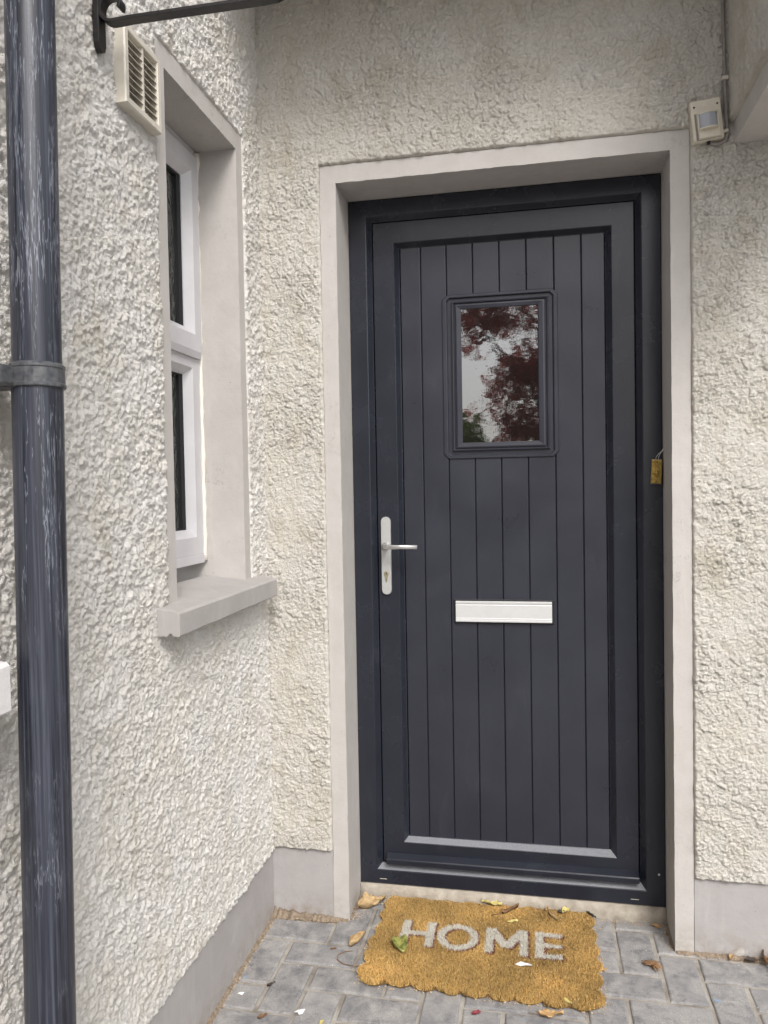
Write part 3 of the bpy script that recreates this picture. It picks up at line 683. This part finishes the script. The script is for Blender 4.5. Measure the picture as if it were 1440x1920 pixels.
# letters HOME
def letters(P, dx=0, dy=0):
    x = P[:, 0]-dx; y = P[:, 1]-dy; L = np.zeros(len(P), int); yb, yt = -.120, .006
    v = (y > yb) & (y < yt)
    def bar(a, b): return v & (x > a) & (x < b)
    H = bar(.172, .197) | bar(.248, .273) | ((x > .18) & (x < .26) & (y > -.068) & (y < -.046))
    ex, ey = (x-.342)/.0605, (y+.058)/.066; ix, iy = (x-.342)/.037, (y+.058)/.042
    O = (ex**2+ey**2 < 1) & (ix**2+iy**2 > 1)
    def diag(ax, bx, w): t = (yt-y)/(yt-(-.088)); cxx = ax+(bx-ax)*t; return (y > -.088) & (y < yt) & (np.abs(x-cxx) < w)
    Mm = bar(.423, .446) | bar(.522, .545) | diag(.437, .484, .0145) | diag(.531, .484, .0145)
    E = bar(.566, .590) | ((x > .57) & (x < .643) & (((y > -.016) & (y < yt)) | ((y > -.068) & (y < -.048)) | ((y > yb) & (y < -.098))))
    for k, q in enumerate((H, O, Mm, E)): L[q] = k+1
    return L
# coir tufts: thin leaning blades in one mesh per colour region
nx, ny = 490, 345
gx_, gy_ = np.meshgrid(np.linspace(.065, .765, nx), np.linspace(-.335, .17, ny)); P = np.stack([gx_.ravel(), gy_.ravel()], 1)+np.random.uniform(-.0012, .0012, (nx*ny, 2))
P = P[inside(P, outline)]
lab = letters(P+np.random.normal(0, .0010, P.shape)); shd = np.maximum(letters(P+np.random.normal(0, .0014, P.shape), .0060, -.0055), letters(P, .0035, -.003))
def tufts(name, P, cols):
    n = len(P); a = np.random.uniform(0, 2*np.pi, n); wdt = np.random.uniform(.0004, .0008, n); ht = .0148+np.random.uniform(-.0022, .0018, n)
    ht += .0035*(fbm(P[:, 0]/.05, P[:, 1]/.05, 5)-.5)
    lx = np.random.normal(0, .0026, n); ly = np.random.normal(0, .0026, n)
    b0 = np.stack([P[:, 0]-np.cos(a)*wdt, P[:, 1]-np.sin(a)*wdt, np.full(n, .006)], 1); b1 = np.stack([P[:, 0]+np.cos(a)*wdt, P[:, 1]+np.sin(a)*wdt, np.full(n, .006)], 1)
    t0 = np.stack([P[:, 0]+lx-np.cos(a)*wdt*.8, P[:, 1]+ly-np.sin(a)*wdt*.8, ht], 1); t1 = np.stack([P[:, 0]+lx+np.cos(a)*wdt*.8, P[:, 1]+ly+np.sin(a)*wdt*.8, ht+.0006], 1)
    V = np.stack([b0, b1, t1, t0], 1).reshape(-1, 3); F = np.arange(4*n).reshape(-1, 4)
    me = bpy.data.meshes.new(name); me.from_pydata(V.tolist(), [], F.tolist())
    ca = me.color_attributes.new('Col', 'FLOAT_COLOR', 'POINT'); C4 = np.ones((n, 4)); C4[:, :3] = cols; ca.data.foreach_set('color', np.repeat(C4, 4, 0).ravel())
    return link(name, me, M['fibre'])
n = len(P); big = fbm(P[:, 0]/.12, P[:, 1]/.12, 8, 4)[:, None]; r_ = np.random.uniform(.72, 1.25, (n, 1))
coir = np.array([[.57, .37, .135]])*(.42+1.10*big)*r_; pale = np.random.uniform(0, 1, (n, 1)) < .10; coir = np.where(pale, np.array([[.62, .45, .18]]), coir)
dk = np.random.uniform(0, 1, (n, 1)) < .05; coir = np.where(dk, np.array([[.14, .07, .02]]), coir)
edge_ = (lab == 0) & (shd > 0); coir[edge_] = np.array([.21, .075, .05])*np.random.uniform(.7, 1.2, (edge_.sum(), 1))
base = lab == 0
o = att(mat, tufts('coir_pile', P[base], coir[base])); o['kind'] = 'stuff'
for k in range(1, 5):
    q = lab == k; o = att(mat, tufts('letter', P[q], np.array([[.66, .63, .56]])*np.random.uniform(.88, 1.08, (q.sum(), 1)))); o['kind'] = 'stuff'

# ================================================================== FALLEN LEAVES AND LITTER
def leaf_mat(name, c1, c2, vein):
    m, nt, P_, N, L = nodes(name); P_.inputs['Roughness'].default_value = .6
    f = ramp(nt, noise(nt, 70, 5, .65, coord='obj'), [(.35, 0.), (.65, 1.)]); L.new(mix(nt, f, c1, c2), P_.inputs['Base Color'])
    L.new(bump(nt, noise(nt, 150, 4, .6, coord='obj'), .5, .002), P_.inputs['Normal']); return m
LM = {'tan': leaf_mat('dry_tan_leaf', (.34, .22, .10), (.50, .36, .19), 0), 'brown': leaf_mat('dry_brown_leaf', (.13, .065, .03), (.26, .14, .06), 0),
      'green': leaf_mat('green_leaf', (.09, .13, .02), (.36, .34, .10), 0), 'yellow': leaf_mat('yellow_leaf', (.50, .40, .11), (.62, .55, .24), 0),
      'red': leaf_mat('red_petal', (.16, .02, .03), (.28, .05, .06), 0), 'dark': leaf_mat('dark_leaf', (.03, .022, .016), (.07, .045, .03), 0), 'orange': leaf_mat('orange_leaf', (.36, .20, .075), (.50, .34, .17), 0)}
def leaf(name, label, cat, loc, size, kind, asp=.6, fold=.5, curl=.4, rot=0, lobes=0, stem=True, tilt=(0, 0), seed=0, group=None):
    r = random.Random(seed); nu, nv = 14, 8; vs = []; fs = []
    for i in range(nu+1):
        t = i/nu; w = asp*(math.sin(math.pi*min(1, t*.97+.015))**.8)*(1-.35*t)*.5
        if lobes: w *= .62+.5*abs(math.cos(lobes*math.pi*t))
        for j in range(nv+1):
            s = 2*j/nv-1; ww = w*(1+(r.uniform(-.16, .10) if j in (0, nv) else r.uniform(-.05, .05)))
            a = fold*abs(s); y = ww*s*math.cos(a); z = ww*abs(s)*math.sin(a)+curl*(t-.45)**2*.6+r.uniform(-.014, .014)+.045*math.sin(7*t+3*s+seed)+.04*math.sin(13*t-5*s+seed*2.3)*abs(s)+.03*math.cos(9*s+4*t+seed)
            vs.append((size*(t-.5), size*y, size*z))
    for i in range(nu):
        for j in range(nv): q = i*(nv+1)+j; fs.append((q, q+1, q+nv+2, q+nv+1))
    mb = MB().add(vs, fs); zmin = min(v[2] for v in vs); mb.v = [(x, y, z-zmin) for x, y, z in mb.v]
    th = thing(name, label, cat, loc, group or ('fallen leaves round the doormat' if name == 'fallen_leaf' else None))
    b = mb.build('blade', LM[kind], th, smooth=True); sm = b.modifiers.new('thickness', 'SOLIDIFY'); sm.thickness = .0005
    zs_ = mb.v[(nv//2)][2]
    if stem: MB().tube([(-size*.5, 0, zs_), (-size*.68, size*.05, zs_*.6+.001), (-size*.9, size*.16, .0015)], [size*.020, size*.016, size*.012], 6).build('stem', LM['brown'] if kind != 'green' else LM['yellow'], th, smooth=True)
    th.rotation_euler = (tilt[0], tilt[1], rot); return th
G = None
zm = .0150
leaf('fallen_leaf', 'folded green and yellow leaf lying by the H on the doormat', 'leaf', (.181, -.140, zm), .075, 'green', .95, .75, .5, 2.2, stem=False, seed=1)
leaf('fallen_leaf', 'pale yellow green leaf on the back edge of the doormat near its middle', 'leaf', (.430, .132, zm), .068, 'yellow', .62, .5, .3, -.12, stem=False, seed=2)
leaf('fallen_leaf', 'crumpled tan leaf in the corner left of the doormat by the door frame', 'leaf', (.052, .085, .003), .098, 'tan', .85, .9, .7, .7, 3, seed=3)
leaf('fallen_leaf', 'folded tan leaf standing on the grey pavers left of the doormat', 'leaf', (.050, -.108, .002), .075, 'tan', .75, 1.1, .6, 1.1, seed=4, stem=False)
leaf('fallen_leaf', 'curled dark brown leaf on the doormat behind the letter M', 'leaf', (.490, .105, zm), .070, 'brown', .35, 1.1, .6, .75, seed=5)
leaf('fallen_leaf', 'small pale yellow leaf on the doormat just above the letter M', 'leaf', (.499, .045, zm), .034, 'yellow', .5, .4, .3, .3, seed=6, stem=False)
leaf('fallen_leaf', 'small orange brown leaf on the back edge of the doormat', 'leaf', (.603, .135, zm), .036, 'orange', .55, .9, .8, 1.3, seed=7)
leaf('fallen_leaf', 'small yellow leaf with dark tip at the back right of the doormat', 'leaf', (.660, .128, zm), .036, 'yellow', .8, .8, .6, .9, seed=8, stem=False)
leaf('fallen_leaf', 'narrow tan leaf lying slanted above the letter E on the doormat', 'leaf', (.620, .092, zm), .046, 'tan', .32, .8, .3, -.9, seed=9, stem=False)
leaf('fallen_leaf', 'dark brown bud beside the small yellow leaf on the doormat', 'leaf', (.648, .120, zm), .026, 'dark', .8, .9, .8, .2, seed=10, stem=False)
leaf('fallen_leaf', 'ragged orange leaf on the pavers just in front of the doormat', 'leaf', (.606, -.338, .002), .062, 'orange', .55, .5, .4, .15, 3, seed=11)
leaf('red_petal', 'crumpled dark red petal on the pavers in front of the doormat', 'petal', (.419, -.362, .001), .024, 'red', .95, .9, .9, .4, seed=12, stem=False)
leaf('fallen_leaf', 'upright brown leaf against the right hand plinth at the picture edge', 'leaf', (1.203, -.020, .002), .075, 'brown', .8, 1.0, .8, 1.5, seed=13)
leaf('fallen_leaf', 'small tan leaf leaning on the right hand plinth', 'leaf', (1.108, -.014, .002), .028, 'tan', .8, .9, .8, 1.2, seed=14, stem=False)
leaf('fallen_leaf', 'flat dark brown leaf at the foot of the right hand plinth', 'leaf', (1.160, -.020, .002), .042, 'dark', .5, .7, .4, .1, seed=15, stem=False)
leaf('fallen_leaf', 'tiny black shrivelled leaf on a paver joint near the left plinth', 'leaf', (-.1365, -.340, .001), .026, 'dark', .42, .9, .6, .9, seed=16, stem=False)
leaf('fallen_leaf', 'small reddish brown curled leaf on the pavers at the bottom left', 'leaf', (-.1150, -.466, .001), .026, 'brown', .8, 1.0, .8, .7, seed=17, stem=False)
leaf('fallen_leaf', 'tiny brown leaf scrap on a paver beside the left doorway corner', 'leaf', (-.0110, -.156, .001), .018, 'brown', .6, .6, .4, .3, seed=18, stem=False)
leaf('fallen_leaf', 'little yellow leaf at the bottom edge left of centre', 'leaf', (.040, -.462, .001), .020, 'yellow', .7, .7, .4, 1.3, seed=19, stem=False)
leaf('fallen_leaf', 'orange leaf bit in the right hand corner of the door threshold', 'leaf', (.925, .112, .001), .034, 'orange', .5, .9, .5, -.4, seed=20, stem=False)
leaf('fallen_leaf', 'dark twig like leaf at the back right corner of the doormat', 'leaf', (.735, .120, .014), .040, 'dark', .25, 1.0, .5, -.8, seed=21, stem=False)
leaf('fallen_leaf', 'dry tan flake on the right edge of the doormat', 'leaf', (.752, -.128, .002), .024, 'tan', .7, .6, .5, .5, seed=22, stem=False)
leaf('fallen_leaf', 'cream flake on the front right corner of the doormat', 'leaf', (.648, -.296, .014), .026, 'yellow', .5, .6, .5, -.7, seed=23, stem=False)
def scrap(loc, pts, h, label):
    mb = MB(); n = len(pts)
    mb.add([(x, y, .001+h*abs(math.sin(k*2.1))) for k, (x, y) in enumerate(pts)]+[(0, 0, h)], [(k, (k+1) % n, n) for k in range(n)])
    o = mb.build('paper_scrap', M['paper']); o.location = loc; s_ = o.modifiers.new('thickness', 'SOLIDIFY'); s_.thickness = .0004; tag(o, label, 'paper'); return o
scrap((.535, -.165, zm), [(-.024, .002), (-.008, .009), (.004, .004), (.018, .010), (.024, -.004), (.006, -.006), (-.010, -.004)], .006, 'torn white paper scrap on the doormat below the letter M')
scrap((-.026, -.437, .001), [(-.016, .002), (-.004, .006), (.012, .012), (.008, .0), (.003, -.012), (-.004, -.004)], .006, 'tiny torn white paper scrap in a paver joint at the bottom left')
scrap((-.205, -.392, .001), [(-.010, .001), (.0, .004), (.011, .005), (.006, -.002), (-.004, -.003)], .004, 'tiny white flake beside the left plinth base')
# brown fan shaped seed head on the right hand pavers
sh = thing('seed_head', 'dark brown fan shaped seed head on the pavers right of the doormat', 'seed head', (.884, -.088, .002))
for k in range(17):
    a = math.radians(70)+math.radians(150)*(k/16-.5)*1.5; L_ = .026+.006*math.sin(k*2.3)
    MB().tube([(0, 0, .001), (math.cos(a)*L_*.5, math.sin(a)*L_*.5, .006), (math.cos(a)*L_, math.sin(a)*L_, .003+.003*math.sin(k))], [.0012, .0026, .0009], 6).build('scale', LM['brown'], sh, smooth=True)
MB().tube([(0, 0, .002), (.004, -.012, .004), (.010, -.024, .002)], [.003, .0026, .0014], 7).build('stem', LM['brown'], sh, smooth=True)
# thin dry stem curling from under the mat
tag(MB().tube([(.100+.0, -.218, .004), (.07, -.226, .003), (.035, -.222, .003), (.012, -.203, .002), (.010, -.180, .002), (.026, -.163, .002), (.046, -.158, .003)], .0011, 6).build('dry_stem', LM['brown'], None, smooth=True), 'thin dry brown stem curling out from the left of the doormat', 'stem')
# crumbs along the wall foot, the mat edge and the joints; dirt fillets
def crumbs():
    mb = MB(); r = random.Random(5)
    def one(x, y, z, s):
        vs = [(x+s*r.uniform(.5, 1)*a, y+s*r.uniform(.5, 1)*b, z+s*.6*r.uniform(.5, 1)*c_) for a, b, c_ in ((1, 0, .5), (-1, .2, .5), (0, 1, .4), (.1, -1, .4), (0, 0, 1.3))]
        mb.add(vs, [(0, 2, 4), (2, 1, 4), (1, 3, 4), (3, 0, 4)])
    for _ in range(330): one(XL+.006+abs(r.gauss(0, .010)), r.uniform(-.9, -.003), .0, r.uniform(.0012, .0040))
    for _ in range(120): one(r.uniform(XL, 0), -.005-abs(r.gauss(0, .009)), .0, r.uniform(.001, .003))
    for _ in range(150): one(r.uniform(.965, 1.6), -.006-abs(r.gauss(0, .008)), .0, r.uniform(.001, .0035))
    for _ in range(90): one(.955-abs(r.gauss(0, .01)), r.uniform(0, .14), .0, r.uniform(.001, .003))
    for _ in range(160): one(r.uniform(.75, .955), .128-abs(r.gauss(0, .007)), .001, r.uniform(.001, .003))
    for _ in range(170): one(.002+abs(r.gauss(0, .02)), r.uniform(.0, .13), .0, r.uniform(.001, .004))
    for _ in range(80): one(r.uniform(.005, .16), r.uniform(.085, .135), .004, r.uniform(.0025, .0075))
    for _ in range(110): one(r.uniform(.10, .74), .132+r.gauss(0, .006), .010, r.uniform(.002, .0055))
    for _ in range(45): one(r.uniform(.09, .74), -.305+r.gauss(0, .008), .002, r.uniform(.002, .0055))
    for _ in range(40): one(.745+r.gauss(0, .008), r.uniform(-.3, .1), .002, r.uniform(.002, .005))
    for _ in range(40): one(.092+r.gauss(0, .008), r.uniform(-.3, -.1), .002, r.uniform(.002, .006))
    for _ in range(420):
        x, y = outline[r.randrange(len(outline))]; one(x+r.gauss(0, .006), y+r.gauss(0, .006), .001, r.uniform(.001, .0042))
    for _ in range(260): one(r.uniform(.11, .72), r.uniform(-.29, .13), .0145, r.uniform(.0008, .0026))
    for _ in range(160): one(r.uniform(-.24, 1.3), r.uniform(-.6, .0), .0, r.uniform(.0006, .0018))
    return mb
o = crumbs().build('crumbs', mk('litter_crumbs', (.25, .15, .08), .95, var=300, col2=(.62, .52, .38))); o['kind'] = 'stuff'; o['label'] = 'small crumbs of dry leaf and grit along the wall foot and mat edge'
def fillet(name, pts, nrm, size, seed):
    r = random.Random(seed); rs = []
    for k, p in enumerate(pts):
        s = size(k/(len(pts)-1))*r.uniform(.7, 1.3); a = Vector(p); nv_ = Vector(nrm)
        rs.append([a-nv_*.004+Vector((0, 0, -.008)), a-nv_*.004+Vector((0, 0, s*.9)), a+nv_*s*.35+Vector((0, 0, s*.4)), a+nv_*s+Vector((0, 0, .0006)), a+nv_*s+Vector((0, 0, -.008))])
    o = MB().rings(rs, True, True, True).build(name, M['dirt'], house, smooth=True); return o
ln = lambda a, b, n: [tuple(Vector(a)+(Vector(b)-Vector(a))*k/n) for k in range(n+1)]
fillet('dirt_fillet', ln((XL+.0035, -1.2, 0), (XL+.0035, -.002, 0), 160), (1, 0, 0), lambda t: .010, 1)
fillet('dirt_fillet', ln((XL+.004, -.0035, 0), (-.003, -.0035, 0), 60), (0, -1, 0), lambda t: .026-.017*t, 2)
fillet('dirt_fillet', ln((.962, -.0045, 0), (1.6, -.0035, 0), 80), (0, -1, 0), lambda t: .009, 3)
fillet('dirt_fillet', ln((.9595, .0, 0), (.9595, .14, 0), 24), (-1, 0, 0), lambda t: .008, 4)
fillet('dirt_fillet', ln((.0005, .14, 0), (.0005, .0, 0), 24), (1, 0, 0), lambda t: .008, 5)

# ================================================================== GARDEN BEHIND THE VIEWER (seen in the door glass)
def crown(name, clusters, parent, mat, leafsize, dens=1.):
    V = []; r = np.random.RandomState(11)
    for (c, rad, n) in clusters:
        n = int(n*dens)
        d = r.normal(0, 1, (n, 3)); d /= np.linalg.norm(d, axis=1)[:, None]; p = np.array(c)+d*(np.array(rad)*(r.uniform(0, 1, (n, 1))**.45))
        a = r.normal(0, 1, (n, 3)); a /= np.linalg.norm(a, axis=1)[:, None]; b = np.cross(a, r.normal(0, 1, (n, 3))); b /= np.linalg.norm(b, axis=1)[:, None]
        s = leafsize*r.uniform(.6, 1.3, (n, 1)); V.append(np.stack([p-a*s, p+b*s*.5, p+a*s, p-b*s*.5], 1).reshape(-1, 3))
    V = np.concatenate(V); me = bpy.data.meshes.new(name); me.from_pydata(V.tolist(), [], np.arange(len(V)).reshape(-1, 4).tolist())
    return att(parent, link(name, me, mat))
bark = mk('bark', (.09, .07, .055), .95, var=12, bmp=(30, .8, .02))
copper = mk('copper_leaves', (.17, .035, .034), .5, var=3, col2=(.07, .022, .02)); greenl = mk('green_leaves', (.07, .115, .035), .5, var=3, col2=(.04, .07, .02))
def translucent(m, col):
    nt = m.node_tree; P_ = nt.nodes['Principled BSDF']; T = nt.nodes.new('ShaderNodeBsdfTranslucent'); T.inputs[0].default_value = (*col, 1)
    X = nt.nodes.new('ShaderNodeMixShader'); X.inputs[0].default_value = .5; nt.links.new(P_.outputs[0], X.inputs[1]); nt.links.new(T.outputs[0], X.inputs[2])
    nt.links.new(X.outputs[0], nt.nodes['Material Output'].inputs['Surface'])
translucent(copper, (.42, .09, .08)); translucent(greenl, (.22, .34, .07))
t1 = thing('copper_tree', 'copper leaved tree in the garden reflected in the door pane', 'tree', (1.1, -9.2, -.03))
tb = MB().tube([(1.1, -9.2, -.05), (1.08, -9.2, 1.4), (1.0, -9.2, 2.6), (.95, -9.25, 4.0), (1.0, -9.2, 5.6)], [.17, .14, .11, .08, .03], 10)
tb.tube([(1.05, -9.2, 1.9), (.5, -9.1, 2.9), (-.2, -9.1, 3.7)], [.07, .05, .02], 8).tube([(1.0, -9.2, 2.4), (1.7, -9.0, 3.3), (2.3, -9.0, 3.9)], [.07, .05, .02], 8).tube([(.97, -9.2, 3.4), (.1, -9.4, 4.4), (-.7, -9.4, 4.9)], [.06, .04, .015], 8)
att(t1, tb.build('trunk', bark, smooth=True))
crown('crown', [((-.32, -9.1, 3.45), (.26, .3, .22), 60), ((.06, -9.1, 2.75), (.26, .3, .40), 190), ((-.22, -9.1, 2.45), (.22, .3, .22), 45), ((-.1, -9.1, 3.85), (.75, .5, .30), 900), ((.38, -9.1, 2.2), (.45, .4, .40), 700), ((.45, -9.1, 3.05), (.5, .4, .4), 700), ((.75, -9.1, 2.55), (.62, .6, .60), 900), ((1.0, -9.1, 3.3), (.95, .8, .55), 1100), ((.25, -9.1, 4.25), (.95, .7, .45), 900), ((1.6, -9.2, 4.2), (1.1, .9, .9), 1200), ((-.9, -9.3, 5.0), (.9, .8, .6), 700), ((.9, -9.3, 5.4), (1.3, 1., .8), 1300), ((2.4, -9.2, 3.2), (.8, .7, .7), 700), ((1.0, -9.2, 1.9), (.75, .6, .35), 500)], t1, copper, .07, .62)
t2 = thing('garden_shrub', 'green leafy shrub in the garden reflected low in the door pane', 'shrub', (-1.0, -8.4, -.03))
att(t2, MB().tube([(-1.0, -8.4, -.05), (-.95, -8.4, .8), (-.8, -8.4, 1.6)], [.06, .05, .02], 8).tube([(-1.0, -8.4, .3), (-1.5, -8.5, 1.1), (-1.7, -8.4, 1.6)], [.05, .03, .015], 8).build('trunk', bark, smooth=True))
crown('crown', [((-.36, -8.4, 2.12), (.30, .3, .30), 260), ((-.75, -8.4, 1.75), (.75, .6, .65), 1300), ((-1.7, -8.5, 1.5), (.8, .6, .8), 1100), ((-1.0, -8.3, .8), (.9, .6, .7), 900)], t2, greenl, .06)
hg = thing('garden_hedge', 'clipped dark green hedge along the far side of the front garden', 'hedge', (0, -13, -.03))
crown('foliage', [((x, -13, z), (1.0, .45, .6), 420) for x in np.arange(-9, 9.5, 1.2) for z in (.5, 1.2)], hg, greenl, .09)

for o in bpy.data.objects:
    if o.parent is None and 'category' in o: o['kind'] = 'thing'
